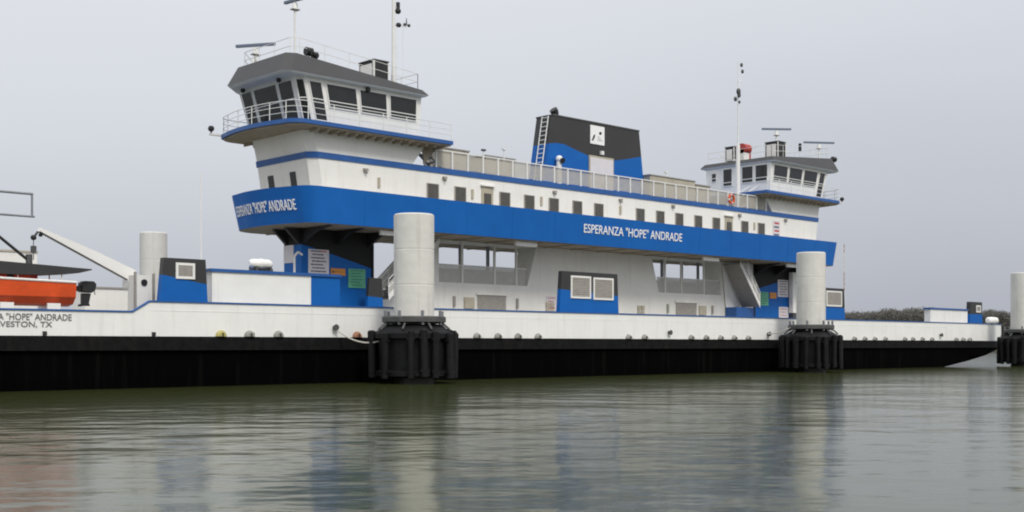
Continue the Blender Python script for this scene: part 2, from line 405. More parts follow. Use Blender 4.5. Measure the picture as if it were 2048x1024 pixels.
# ---- long lockers behind the bulwark
def locker(p0, p1, ptop, Y, wend=None):
    xa, zt_ = at(p0, ptop, Y); xb, _ = at(p1, ptop, Y); zt_ = at((p0 + p1) / 2, ptop, Y)[1]
    xw = at(wend, ptop, Y)[0] if wend else xb
    mb = MB(); mb.box(xa, xw, Y, Y + .6, 2.45, zt_, HULLW)
    if wend: mb.box(xw, xb, Y, Y + .6, 2.45, zt_, BLUE)
    if wend: mb.box(xw - .08, xw - .02, Y - .03, Y - .001, 2.5, zt_ - .05, FRAME)
    o = mb.build('deck_locker', ferry)
    MB().box(xa - .1, xb + .05, Y - .08, Y + .68, zt_ + .002, zt_ + .15, BLUED).build('lid', o)
    return zt_ + .15
zlk = locker(424, 680, 549, .5, 622)
zlk2 = locker(1861, 1935, 620, .75)

# ---- casing between the lanes
cs = MB(); Y0, Y1 = 9.5, 11.3; ZB = 2.45; ZT = 9.08
def op(mir):
    m = MB(mir)
    # tower side piece up to the opening, sill, header, inner trapezoid up to ship centre
    xa0 = 46.9 if mir else 46.05; m.prism_y([(xa0, ZB), (51.7, ZB), (51.7, ZT), (xa0 if mir else 50.9, ZT), (xa0, ZT if mir else 4.7)][:5 if not mir else 4] if not mir else [(xa0, ZB), (51.7, ZB), (51.7, ZT), (xa0, ZT)], Y0, Y1, GREYW)
    m.prism_y([(51.7, ZB), (59.95, ZB), (59.95, 6.22), (51.7, 6.22)], Y0, Y1, GREYW)
    m.prism_y([(51.7, 9.0), (60.85, 9.0), (60.9, ZT), (51.7, ZT)], Y0, Y1, GREYW)
    m.prism_y([(59.95, ZB), (MIRX / 2, ZB), (MIRX / 2, ZT), (60.9, ZT), (60.85, 9.0), (59.95, 6.22)], Y0, Y1, GREYW)
    c = m.build('casing_wall', ferry)
    # posts, rail and guard mesh in the opening
    g_ = MB(mir)
    for x in (53.9, 56.9, 59.0):
        g_.box(x - .07, x + .07, Y0 + .1, Y0 + .24, 6.222, 8.998, GREYW)
    for x in (52.8, 55.0, 57.6):
        g_.box(x - .1, x + .1, Y1 - .26, Y1 - .1, 6.222, 8.998, GALV)
    g_.box(51.72, 60.0, Y0 + .14, Y0 + .2, 7.4, 7.47, RAIL)
    g_.build('opening_post', c)
    g2 = MB(mir); g2.box(51.71, 59.97, Y0 + .16, Y0 + .18, 6.23, 7.4, MESHG); g2.build('guard_mesh', c)
    g3 = MB(mir); g3.box(51.71, 60.1, Y1 - .12, Y1 - .1, 6.23, 7.3, MESHG); g3.build('guard_mesh', c)
    # recessed bay at deck level, small cabinets
    bay = MB(mir); bay.box(55.15, 57.8, Y0 - .06, Y0 - .002, ZB + .02, 5.45, LOUV); bay.box(55.0, 57.95, Y0 - .12, Y0 - .002, 5.452, 5.6, GREYW)
    bay.build('bay_panel', c)
    for x in (53.0, 58.9):
        MB(mir).box(x - .08, x + .08, Y0 - .14, Y0 - .002, 4.6, 5.3, LOUV).build('extinguisher_box', c)
    e_ = MB(mir); e_.box(53.9, 54.8, Y0 - .12, Y0 - .002, 4.5, 5.25, BEIGE)
    e_.build('cabinet', c)
    e_ = MB(mir)
    for q in range(2):
        for k in range(2): e_.box(61.8 + q * .45, 62.15 + q * .45, Y0 - .1, Y0 - .002, 4.3 + k * .45, 4.65 + k * .45, BEIGE)
    e_.build('switch_panel', c)
    # overhead lamps and pipes
    lp = MB(mir); lp.box(56.0, 58.0, 6.5, 6.7, 8.72, 9.0, FRAME); lp.build('deck_light', ferry)
    lp = MB(mir); lp.box(44.6, 46.3, 6.5, 6.7, 8.72, 9.0, FRAME); lp.build('deck_light', ferry)
    # tower
    T0, T1 = (40.6, 46.9) if mir else (40.8, 46.05)
    tw = MB(mir)
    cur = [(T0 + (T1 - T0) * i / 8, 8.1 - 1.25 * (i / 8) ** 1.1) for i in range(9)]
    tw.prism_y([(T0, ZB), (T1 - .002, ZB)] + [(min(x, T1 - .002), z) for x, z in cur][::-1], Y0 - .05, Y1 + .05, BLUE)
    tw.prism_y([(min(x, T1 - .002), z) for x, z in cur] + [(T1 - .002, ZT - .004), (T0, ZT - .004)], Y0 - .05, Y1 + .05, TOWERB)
    tw.box(T1, T1 + .18, Y0 - .1, Y0 + .1, ZB, ZT - .005, TOWERB)
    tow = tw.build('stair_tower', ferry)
    for yq in (Y0 + .1, Y1 - .35):
        MB(mir).prism_y([(T0 - .002, 8.1), (T0 - .002, 9.06), (T0 - 1.0, 9.06), (T0 - .75, 8.8)], yq, yq + .25, BLACK).build('bracket', tow)
    for xq in (T0 + .1, T1 - .3, (T0 + T1) / 2 - .1):
        MB(mir).prism_x([(Y0 - .052, 8.2), (Y0 - .052, 9.06), (6.6, 9.06), (8.2, 8.8)], xq, xq + .2, BLACK).build('bracket', tow)
    # stair from the tower base up towards the middle of the ship
    st = MB(mir); ya, yb = (7.5, 9.3) if mir else (8.2, 9.3)
    xb_, zb_, xt_, zt_ = (48.9, 5.45, 51.7, 8.95) if mir else (46.5, 5.1, 50.7, 8.95)
    for yq in (ya, yb):
        st.prism_y([(xb_, zb_ - .28), (xt_, zt_ - .28), (xt_, zt_ + .1), (xb_, zb_ + .1)], yq, yq + .06, FRAME)
    for i in range(15):
        x = xb_ + (xt_ - xb_) * (i + .5) / 15; z = zb_ + (zt_ - zb_) * (i + .5) / 15
        st.box(x - .14, x + .14, ya + .062, yb - .002, z - .02, z + .02, GALV)
    st.prism_y([(xb_ + .1, zb_ - .2), (xt_, zt_ - .24), (xt_, zt_ - .2), (xb_ + .1, zb_ - .16)], ya + .062, yb - .002, LOUV)
    st.box(48.7 if mir else 46.24, 51.2 if mir else 47.2, 8.3, 9.4, 2.45, 5.2 if mir else 4.4, BLUED)
    st.prism_y([(xb_, zb_ - .6), (xb_ + .2, 2.45), (xb_ + 1.9, 2.45), (xt_, zt_ - .3)], yb + .065, yb + .1, GREYW)
    sto = st.build('stairway', ferry)
    for yq in (ya + .03, yb + .03):
        hr = MB(mir)
        hr.tube((xb_, yq, zb_ + 1.05), (xt_ - .9, yq, zt_ + .12), .035, RAIL, n=6)
        hr.tube((xb_, yq, zb_ + .55), (xt_ - .4, yq, zt_ + .1), .03, RAIL, n=6)
        for i in range(4):
            x = xb_ + (xt_ - xb_) * i / 5; z = zb_ + (zt_ - zb_) * i / 5; hr.tube((x, yq, z), (x, yq, z + 1.03), .03, RAIL, n=6)
        hr.prism_y([(xb_, zb_ + .12), (xt_ - .9, zt_ - .72), (xt_ - .9, zt_ - .05), (xb_, zb_ + .8)], yq - .01, yq + .01, MESHG)
        hr.build('handrail', sto)
    return c, tow, sto
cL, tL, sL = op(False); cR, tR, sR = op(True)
# notices
def notice(parent, p0, p1, q0, q1, Y, m, ink, lines, name='notice', arrow=False, red=False):
    x0, x1_, z0, z1_ = H4(p0, p1, q0, q1, Y - .05); mb = MB()
    mb.box(x0, x1_, Y - .05, Y - .003, z0, z1_, m)
    w_ = x1_ - x0; h_ = z1_ - z0
    for i in range(lines):
        z = z1_ - h_ * (i + .75) / (lines + .5)
        a_ = x0 + w_ * (.12 + .05 * (i % 2)); b_ = x1_ - w_ * (.12 + .07 * ((i * 2) % 3)); x = a_
        while x < b_ - .02:
            k = min(b_, x + w_ * random.uniform(.06, .17)); mb.box(x, k - w_ * .02, Y - .056, Y - .0505, z, z + h_ * .055, INKR if red and i == 0 and x > x0 + w_ * .5 else ink); x = k
    if arrow: mb.box(x0 + w_ * .1, x0 + w_ * .22, Y - .056, Y - .0505, z0 + h_ * .35, z0 + h_ * .65, ink)
    return mb.build(name, parent)
YT = Y0 - .052
notice(tL, 617, 658, 499, 549, YT, SIGNW, INK, 7, red=True)
notice(tL, 662, 691, 537, 551, YT, SIGNO, INK, 1, arrow=True)
notice(tL, 697, 731, 538, 576, YT, SIGNG, INKG, 6)
notice(tR, 1556, 1577, 560, 594, YT, SIGNW, INK, 6)
notice(tR, 1540, 1553, 585, 597, YT, SIGNO, INK, 1)
notice(tR, 1518, 1537, 584, 611, YT, SIGNG, INKG, 5)
notice(tR, 1558, 1577, 614, 636, YT, SIGNW, INKR, 3)
notice(cL, 1093, 1113, 592, 622, Y0, SIGNW, INKR, 4)
ya, z1_ = atx(588, 490, 40.8); yb, z0_ = atx(569, 527, 40.8)
MB().box(40.74, 40.797, min(ya, yb), max(ya, yb), z0_, z1_, SIGNW).build('notice', tL)
xx, zz = at(589, 512, 9.0)
MB().path([(xx, 9.0, 2.45), (xx, 9.0, zz), (xx + .25, 9.0, zz + .25), (xx + .55, 9.0, zz + .1)], .07, RAIL).build('vent_pipe', ferry)
xx, zz = at(1587, 545, 9.0)
MB().box(xx - .25, xx + .35, 8.9, 9.3, 4.9, zz, FRAME).box(xx - .1, xx + .5, 8.95, 9.25, 2.45, 4.89, STEEL).build('cable_trunk', ferry)
MB().box(*[at(1487, 0, 8.2)[0] + .1, at(1487, 0, 8.2)[0] + .6], 8.2, 8.29, 3.7, 4.3, TEAL).build('hatch', sR)

# ---- passenger deck with solid bulwark band
def rounded(xe, yh, bulge, rc, nseg=7, rf=None):
    rf = rf or rc
    """left-end half outline from near side to far side; mirrored for the other end"""
    pts = []
    def xend(y): return xe - bulge * (1 - ((y - CY) / yh) ** 2)
    # near corner
    cx, cy = xend(CY - yh + rc) + rc, CY - yh + rc
    for i in range(nseg + 1):
        t_ = math.pi / 2 * i / nseg; pts.append((cx - rc * math.sin(t_), cy - rc * math.cos(t_)))
    for i in range(1, 12):
        y = CY - yh + rc + (2 * yh - rc - rf) * i / 12; pts.append((xend(y), y))
    cx, cy = xend(CY + yh - rf) + rf, CY + yh - rf
    for i in range(nseg + 1):
        t_ = math.pi / 2 * (1 - i / nseg); pts.append((cx - rf * math.sin(t_), cy + rf * math.cos(t_)))
    return pts                                  # near -> far along the left end
def ring(xe, yh, bulge, rc):
    a_ = rounded(xe, yh, bulge, rc, rf=2.2 * rc); return a_ + [(MIRX - x, y) for x, y in a_[::-1]]
BUL = 1.1
def side_y(z): return CY - (4.36 + .12 * (z - BB) / (BT - BB))
BT, BB = 11.2, 9.1
A = ring(39.55, 4.36, BUL, 1.0); B = ring(39.1, 4.48, BUL, 1.0)
Ai = ring(39.7, 4.21, BUL, .95); Bi = ring(39.25, 4.33, BUL, .95)
mb = MB(); n_ = len(A)
def strip(P, za, Q_, zb, m):
    k = len(P); mb.raw([(x, y, za) for x, y in P] + [(x, y, zb) for x, y in Q_], [(i, (i + 1) % k, k + (i + 1) % k, k + i) for i in range(k)], m)
strip(A, BB, B, BT, BLUE); strip(Ai, BB + .2, Bi, BT, FRAME); strip(B, BT, Bi, BT, BLUED)
for i in range(13):
    x = 43.0 + i * 4.05; mb.raw([(x + a_, side_y(z) - o_, z) for z in (BB + .04, BT - .04) for o_ in (-.02, .012) for a_ in (-.02, .02)], [(0, 1, 3, 2), (4, 6, 7, 5), (0, 4, 5, 1), (2, 3, 7, 6), (0, 2, 6, 4), (1, 5, 7, 3)], BLUE)
band = mb.build('deck_band', ferry)
Af = ring(39.58, 4.33, BUL, 1.0)
mb = MB(); mb.loft(Af, BB + .004, Af, BB + .25, UNDER)
for i in range(19):
    x = 41.6 + i * (MIRX - 83.2) / 18; mb.box(x - .06, x + .06, 6.2, 14.6, BB - .07, BB + .002, UNDER)
mb.box(41, MIRX - 41, 6.22, 6.3, BB - .07, BB + .002, UNDER)
mb.build('passenger_deck', ferry)
# name on the side and across the near end
xa, zc = at(1168, 466, 5.95); xb, _ = at(1364, 466, 5.95); xm = (xa + xb) / 2; _, zb0 = at(1266, 474, 5.95)
lettering('lettering', 'ESPERANZA "HOPE" ANDRADE', .88, xb - xa, lambda x, y, z: (xm + x, side_y(zb0 + y) - .03 + z, zb0 + y), LETW, band)
def end_x(y, z):
    k = (z - BB) / (BT - BB); xe = 39.55 - .45 * k; yh = 4.36 + .12 * k; rc = 1.0 if y < CY else 2.2
    if abs(y - CY) > yh - rc:
        d = min(abs(y - CY) - (yh - rc), rc * .999); xc = xe - BUL * (1 - ((yh - rc) / yh) ** 2)
        return xc + rc - math.sqrt(rc * rc - d * d)
    return xe - BUL * (1 - ((y - CY) / yh) ** 2)
lettering('lettering', 'ESPERANZA "HOPE" ANDRADE', .88, 6.0, lambda x, y, z: (end_x(CY - .35 - x, 9.86 + y) - .04 + z, CY - .35 - x, 9.86 + y), LETW, band)
lettering('lettering', 'ESPERANZA "HOPE" ANDRADE', .88, 6.5, lambda x, y, z: (MIRX - end_x(CY - x, 9.86 + y) + .04 - z, CY + x, 9.86 + y), LETW, band)

# cabin house
def house_ring(xe, ch=.5, yh=3.2):
    a_ = [(xe + ch, CY - yh), (xe, CY - yh + ch), (xe, CY + yh - ch), (xe + ch, CY + yh)]
    return a_ + [(MIRX - x, y) for x, y in a_[::-1]]
ZR = 13.05
def hx(z): return 40.6 - .16 * (z - 9.35)          # raked end walls
mb = MB(); mb.loft(house_ring(hx(9.352)), 9.352, house_ring(hx(ZR)), ZR, WHITE)
cabin = mb.build('cabin', ferry)
mb = MB(); r0 = house_ring(hx(ZR) - .05, .5, 3.26); r1 = house_ring(hx(ZR + .36) - .05, .5, 3.26)
mb.loft(r0, ZR + .003, r1, ZR + .36, BLUED); mb.build('roof_edge', cabin)
YC = CY - 3.2
for px in (865, 920, 1009, 1058, 1107, 1154, 1197, 1280, 1320, 1358, 1396, 1432, 1489, 1522):
    x, _ = at(px, 400, YC)
    f = MB(); f.box(x - .43, x + .43, YC - .05, YC - .002, 10.55, 12.28, GLASS2)
    for (q0, q1, q2, q3) in ((-.49, .49, 12.28, 12.34), (-.49, -.43, 10.55, 12.28), (.43, .49, 10.55, 12.28), (-.49, .49, 10.49, 10.55)):
        f.box(x + q0, x + q1, YC - .07, YC - .002, q2, q3, LOUV)
    f.build('window', cabin)
for px in (974, 1457):
    x, _ = at(px, 400, YC)
    f = MB(); f.box(x - .52, x + .52, YC - .06, YC - .002, 9.36, 12.55, BEIGE); f.box(x - .62, x + .62, YC - .18, YC - .002, 12.56, 12.66, FRAME)
    f.box(x - .32, x + .32, YC - .09, YC - .061, 10.7, 12.1, GLASS2); f.build('door', cabin)
for (p0, p1, q0, q1) in ((536, 550, 352, 378), (580, 594, 344, 374)):
    ya, z1_ = atx((p0 + p1) / 2, q0, hx(12)); zz0 = 10.7
    f = MB(); f.raw([(hx(zz0) - .04, ya - .3, zz0), (hx(zz0) - .04, ya + .3, zz0), (hx(z1_) - .04, ya + .3, z1_), (hx(z1_) - .04, ya - .3, z1_),
                     (hx(zz0), ya - .3, zz0), (hx(zz0), ya + .3, zz0), (hx(z1_), ya + .3, z1_), (hx(z1_), ya - .3, z1_)],
                    [(0, 1, 2, 3), (0, 1, 5, 4), (1, 2, 6, 5), (2, 3, 7, 6), (3, 0, 4, 7)], GLASS); f.build('window', cabin)
x, _ = at(1552, 450, YC); f = MB(); f.box(x - .5, x + .5, YC - .05, YC - .002, 11.2, 12.7, SIGNW)
for k in range(4): f.box(x - .4 + .1 * (k % 2), x + .38, YC - .056, YC - .0505, 11.4 + .33 * k, 11.56 + .33 * k, INKR if k % 2 else RADARG)
f.build('notice', cabin)
for px, py in ((730, 340), (888, 356), (1108, 384), (1240, 400), (1345, 412), (1478, 430), (1570, 440)):
    x, z = at(px, py, YC); f = MB(); f.box(x - .16, x + .16, YC - .16, YC - .002, z - .06, z + .08, LOUV); f.tube((x, YC - .12, z - .05), (x, YC - .2, z - .18), .07, GREYF); f.build('wall_lamp', cabin)
for px, py in ((757, 365), (944, 388), (1082, 402), (1240, 420), (1508, 452)):
    x, z = at(px, py, YC); MB().box(x - .08, x + .08, YC - .1, YC - .002, z - .3, z + .3, BEIGE).build('hose_box', cabin)

# roof railing with mesh infill, near and far side
ZD = ZR + .363
for yq, lab in ((CY - 3.12, 0), (CY + 3.12, 1)):
    x0 = at(872, 300, yq if not lab else CY - 3.12)[0]; x1_ = MIRX - x0 + 1.2
    mb = MB(); k = 27
    for i in range(k + 1):
        x = x0 + (x1_ - x0) * i / k; mb.box(x - .055, x + .055, yq - .05, yq + .05, ZD, ZD + 1.12, RAIL)
    mb.box(x0, x1_, yq - .04, yq + .04, ZD + 1.121, ZD + 1.19, RAIL)
    rr = mb.build('roof_railing', ferry)
    MB().box(x0, x1_, yq + .055, yq + .07, ZD + .08, ZD + 1.1, MESHW).build('rail_mesh', rr)
# roof lockers seen behind the rail
for (p0, p1, py, Yb, m, nm) in ((885, 938, 300, 9.0, BEIGE, 'roof_locker'), (972, 1030, 316, 9.6, BEIGE, 'roof_locker'), (1300, 1390, 357, 8.6, BEIGE, 'roof_locker'), (1392, 1420, 372, 8.8, BEIGE, 'roof_locker')):
    xa, zt_ = at(p0, py, Yb); xb, _ = at(p1, py, Yb); zt_ = at((p0 + p1) / 2, py, Yb)[1]
    mb = MB(); mb.box(xa, xb, Yb, Yb + 2.0, ZD, zt_, m); mb.box(xa - .06, xb + .06, Yb - .06, Yb + 2.06, zt_ + .002, zt_ + .08, LOUV); mb.build(nm, ferry)
for px, py, Yb in ((967, 302, 8), (1008, 300, 8), (1332, 346, 9)):
    x, z = at(px, py, Yb); mb = MB(); mb.tube((x, Yb, ZD), (x, Yb, z), .04, RAIL); mb.box(x - .15, x + .15, Yb - .1, Yb + .1, z, z + .12, STEEL if px == 967 else RAIL); mb.build('roof_vent', ferry)

# ---- funnel
FY0, FY1 = 9.2, 10.9
xbl, _ = at(1092, 345, FY0); xbr, _ = at(1287, 352, FY0); xtl, ztl = at(1106, 232, FY0); xtr, ztr = at(1278, 262, FY0); zf = (ztl + ztr) / 2
zb_f = ZD
def fl(z): return xbl + (xtl - xbl) * (z - 14.6) / (zf - 14.6)
def fr(z): return xbr + (xtr - xbr) * (z - 14.9) / (zf - 14.9)
edge = [at(px, py, FY0) for px, py in ((1102, 287), (1115, 286), (1130, 289), (1150, 299), (1178, 312), (1230, 321), (1255, 318), (1281, 313))]
edge[0] = (fl(edge[0][1]), edge[0][1]); edge[-1] = (fr(edge[-1][1]), edge[-1][1])
mb = MB()
mb.prism_y([(fl(zb_f), zb_f), (fr(zb_f), zb_f)] + edge[::-1], FY0, FY1, BLUE)
mb.prism_y(edge + [(fr(zf), zf), (fl(zf), zf)], FY0, FY1, BLACKP)
fun = mb.build('funnel', ferry)
MB().box(fl(zf) - .04, fr(zf) + .04, FY0 - .04, FY1 + .04, zf + .002, zf + .1, STEEL).build('top_rim', fun)
x, z = at(1110, 230, 10.2); mb = MB(); mb.tube((x, 10.2, zf + .102), (x, 10.2, zf + .55), .28, BLACK, n=14); mb.tube((x, 10.2, zf + .5), (x - .2, 10.2, zf + .72), .3, BLACK, n=14); mb.build('exhaust_pipe', fun)
x0, x1_, z0, z1_ = H4(1181, 1209, 252, 289, FY0 - .05)
em = MB(); em.box(x0, x1_, FY0 - .05, FY0 - .003, z0, z1_, LETW); w_ = x1_ - x0; h_ = z1_ - z0
def mk(P): em.prism_y([(x0 + w_ * a_, z0 + h_ * b_) for a_, b_ in P], FY0 - .058, FY0 - .0505, BLACK)
mk([(.08, .18), (.18, .16), (.30, .36), (.34, .52), (.24, .50), (.16, .34)])
mk([(.60, .58), (.70, .54), (.80, .60), (.78, .70), (.68, .72), (.62, .66)])
for k in range(3): em.box(x0 + w_ * .5, x0 + w_ * (.86 - .1 * k), FY0 - .058, FY0 - .0505, z0 + h_ * (.22 + .09 * k), z0 + h_ * (.25 + .09 * k), LOUV)
em.build('emblem_plate', fun)
x0, x1_, z0, z1_ = H4(1178, 1227, 311, 345, FY0 - .06)
MB().box(x0, x1_, FY0 - .09, FY0 - .003, ZD, z1_ - .1, BEIGE).box(x0 + .1, x1_ - .1, FY0 - .11, FY0 - .092, ZD + .1, z1_ - .25, SIGNW).build('door', fun)
x, z = at(1204, 306, FY0 - .1); MB().box(x - .14, x + .14, FY0 - .2, FY0 - .003, z - .14, z + .14, FRAME).build('wall_lamp', fun)
x, z = at(1118, 318, FY0 - .3); mb = MB()
mb.tube((x, FY0 - .3, ZD), (x, FY0 - .3, z - .2), .2, FRAME, n=12); mb.ball((x, FY0 - .32, z), .27, FRAME, n=12); mb.tube((x + .05, FY0 - .55, z - .12), (x + .05, FY0 - .68, z - .16), .2, BLACK, n=12); mb.build('cowl_vent', fun, smooth=True)
# ladder on the left end of the funnel
ld = MB()
for yo in (FY0 + .35, FY0 + 1.0):
    ld.tube((fl(ZD) - .12, yo, ZD), (fl(zf) - .12, yo, zf), .04, RAIL)
for i in range(16):
    z = ZD + .2 + (zf - ZD - .3) * i / 15; ld.tube((fl(z) - .12, FY0 + .35, z), (fl(z) - .12, FY0 + 1.0, z), .03, RAIL)
ld.build('ladder', fun)

# ---- pilothouses with their platforms
def bridge(mir):
    # base under the platform
    ya_, yb_ = CY - 3.2, CY + 3.2
    def poly(xf, xbk, yh, ch): return [(xbk, CY - yh), (xf + ch, CY - yh), (xf, CY - yh + ch), (xf, CY + yh - ch), (xf + ch, CY + yh), (xbk, CY + yh)]
    mb = MB(mir); zb = ZD; ztp = 14.66
    mb.loft(poly(hx(zb), 47.6, 3.2, .5), zb, poly(hx(ztp) - .1, 48.6, 3.2, .5), ztp, WHITE)
    base = mb.build('bridge_base', ferry)
    # platform
    pf = MB(mir)
    def plat(xe, yh, bul, rc, xbk):
        a_ = rounded(xe, yh, bul, rc, 8)
        return a_ + [(xbk, CY + yh), (xbk, CY - yh)]
    Pb = plat(38.3, 4.35, .8, 1.0, 50.0)
    pf.loft(Pb, 14.76, Pb, 15.0, BLUED)
    Pi = plat(38.45, 4.25, .8, 1.0, 49.9)
    pf.loft(Pi, 14.67, Pi, 14.758, UNDER)
    for i in range(15):
        x = 39.9 + i * .68; pf.box(x - .05, x + .05, CY - 4.1, CY - 3.22, 14.5, 14.668, UNDER); pf.box(x - .05, x + .05, CY + 3.22, CY + 4.1, 14.5, 14.668, UNDER)
    for s_ in (-1, 1):      # bracket wings over the sloping end
        pf.prism_y([(48.75, 13.6), (48.6, 14.66), (49.8, 14.66)], CY + s_ * 2.9 - .05, CY + s_ * 2.9 + .05, UNDER)
    platf = pf.build('bridge_platform', ferry)
    # railing
    rl = MB(mir); pts = [(x, y) for x, y in plat(38.4, 4.27, .8, 1.0, 49.9)]
    # walk round outline: from aft near corner forward round to aft far corner
    loop = [pts[-1]] + pts[:-1]
    def resample(Ps, step):
        out_ = [Ps[0]]; acc = 0
        for (xa, ya), (xb, yb) in zip(Ps, Ps[1:]):
            d = math.hypot(xb - xa, yb - ya); k = max(1, round(d / step))
            for i in range(1, k + 1): out_.append((xa + (xb - xa) * i / k, ya + (yb - ya) * i / k))
        return out_
    for h in (.38, .72, 1.06):
        rl.path([(x, y, 15.0 + h) for x, y in loop], .02 if h < 1 else .026, RAIL, 5)
    last = None
    for x, y in resample(loop, 1.7):
        if last and math.hypot(x - last[0], y - last[1]) < 1.2: continue
        rl.tube((x, y, 15.0), (x, y, 16.06), .03, RAIL, n=5); last = (x, y)
    rl.build('railing', platf)
    # tip lamp on the end of the platform
    lpm = MB(mir); yl = 6.6 if mir else 14.2; lpm.box(37.3, 38.3, yl - .1, yl + .1, 14.9, 15.0, RAIL); lpm.ball((37.4, yl, 15.3), .2, BLACK); lpm.tube((37.4, yl, 15.0), (37.4, yl, 15.2), .05, BLACK); lpm.build('wing_lamp', platf)
    # wheelhouse
    ZF, ZS, ZH, ZW = 15.002, 16.35, 17.45, 17.75     # floor, sill, window head, wall top
    def hw(z, ch=.45): k = (z - ZF) / 2.7; return poly(39.65 - .75 * k, 48.1, 3.3 + .15 * k, ch)
    mb = MB(mir); mb.loft(hw(ZF), ZF, hw(ZW), ZW, WHITE); wh = mb.build('pilothouse', ferry)
    # window panes set proud of each wall facet
    def facet(i0, i1, segs, zlo, zhi, out=.035):
        A_, B_ = hw(zlo)[i0], hw(zlo)[i1]; A2, B2 = hw(zhi)[i0], hw(zhi)[i1]
        for (s0, s1) in segs:
            def P3(lo, s, o_):
                a_, b_ = (A_, B_) if lo else (A2, B2); x = a_[0] + (b_[0] - a_[0]) * s; y = a_[1] + (b_[1] - a_[1]) * s
                dx, dy = b_[0] - a_[0], b_[1] - a_[1]; d = math.hypot(dx, dy); nx, ny = dy / d, -dx / d
                if nx * (x - 44.5) + ny * (y - CY) < 0: nx, ny = -nx, -ny
                return (x + nx * o_, y + ny * o_, zlo if lo else zhi)
            v = [P3(1, s0, out), P3(1, s1, out), P3(0, s1, out), P3(0, s0, out), P3(1, s0, -.02), P3(1, s1, -.02), P3(0, s1, -.02), P3(0, s0, -.02)]
            f = MB(mir); f.raw(v, [(0, 1, 2, 3), (0, 1, 5, 4), (1, 2, 6, 5), (2, 3, 7, 6), (3, 0, 4, 7)], GLASS)
            # frame bars
            c4 = [Vector(q) for q in v[:4]]
            for a_, b_ in ((0, 1), (1, 2), (2, 3), (3, 0)): f.tube(c4[a_], c4[b_], .04, FRAME, n=4)
            if zhi - zlo > .9:
                zq = .27 if zlo > 15.8 else .55
                f.tube(c4[0].lerp(c4[3], zq), c4[1].lerp(c4[2], zq), .035, FRAME, n=4)
            f.build('window', wh)
    # side (near) facet 0 runs aft -> forward
    for i0, i1 in ((0, 1), (4, 5)):
        segs = [(.045, .29), (.32, .555), (.585, .835)]
        tall = [(.875, .975)]
        if i0 == 4: segs = [(1 - b_, 1 - a_) for a_, b_ in segs]; tall = [(.025, .125)]
        facet(i0, i1, segs, 16.1, ZH); facet(i0, i1, tall, 15.25, ZH)
    facet(1, 2, [(.12, .88)], 15.2, ZH + .05)
    facet(2, 3, [(.04, .28), (.32, .74), (.78, .97)], 15.2, ZH + .05)
    facet(3, 4, [(.12, .88)], 15.2, ZH + .05)
    # aft face windows
    for (y0, y1, z0, z1_) in ((CY - 3.1, CY - 1.9, 16.1, ZH), (CY - 1.6, CY - .5, 16.1, ZH), (CY + .6, CY + 1.5, 16.0, ZH), (CY + 2.3, CY + 2.75, 16.5, 17.2)):
        f = MB(mir); f.box(48.105, 48.14, y0, y1, z0, z1_, GLASS)
        for (a_, b_, c_, d_) in ((y0 - .06, y0, z0, z1_), (y1, y1 + .06, z0, z1_), (y0 - .06, y1 + .06, z0 - .06, z0), (y0 - .06, y1 + .06, z1_, z1_ + .06), (y0, y1, z0 + .25, z0 + .31)):
            f.box(48.102, 48.17, a_, b_, c_, d_, FRAME)
        f.build('window', wh)
    d_ = MB(mir); d_.box(48.102, 48.13, CY + 1.95, CY + 3.0, 15.05, 17.4, GREYW); d_.build('door', wh)
    # roof: flared fascia
    rf = MB(mir)
    def rpoly(xf, xbk, yh, cn, cf): return [(xbk, CY - yh), (xf + cn, CY - yh), (xf, CY - yh + cn), (xf, CY + yh - cf), (xf + cf, CY + yh), (xbk, CY + yh)]
    lo = rpoly(37.7, 48.35, 3.9, .4, 1.5); hi = rpoly(38.3, 48.1, 3.55, .45, 1.4)
    rf.loft(rpoly(37.9, 48.25, 3.8, .4, 1.5), ZW - .09, lo, ZW + .003, WHITE)
    vs = []
    zf1, zr1 = 18.92, 18.25
    def zt2(x): return zf1 - (x - 38.3) / 9.6 * .8
    k = len(lo)
    rf.raw([(x, y, ZW + .004) for x, y in lo] + [(x, y, zt2(x)) for x, y in hi], [(i, (i + 1) % k, k + (i + 1) % k, k + i) for i in range(k)] + [tuple(range(k, 2 * k)), tuple(range(k))], ROOFG)
    rf.build('roof', wh)
    # low roof railing
    rr = MB(mir); pp = rpoly(38.7, 47.9, 3.35, .4, 1.3)
    loop = pp + [pp[0]]
    for h in (.5, 1.0): rr.path([(x, y, zt2(x) + h) for x, y in loop], .02, RAIL, 4)
    for x, y in resample(loop, 1.8): rr.tube((x, y, zt2(x) - .02), (x, y, zt2(x) + 1.0), .02, RAIL, n=4)
    rr.build('roof_rail', wh)
    return wh, zt2, platf
whL, ztL, plL = bridge(False); whR, ztR, plR = bridge(True)
def zroof(x): return ztL(x) if x < 67 else ztR(MIRX - x)
# soffit / gallery lamps
for (px, py, Yb) in ((572, 157, 8.5), (505, 170, 12.5)):
    x = 38.6; MB().ball((x, Yb, 17.55), .16, BLACK).tube((x, Yb, 17.6), (x, Yb, 17.75), .06, BLACK).build('soffit_lamp', whL)
x, z = at(735, 172, 6.9); MB().ball((x, 6.85, 17.5), .16, BLACK).tube((x, 6.85, 17.5), (x, 6.95, 17.66), .06, BLACK).build('soffit_lamp', whL)
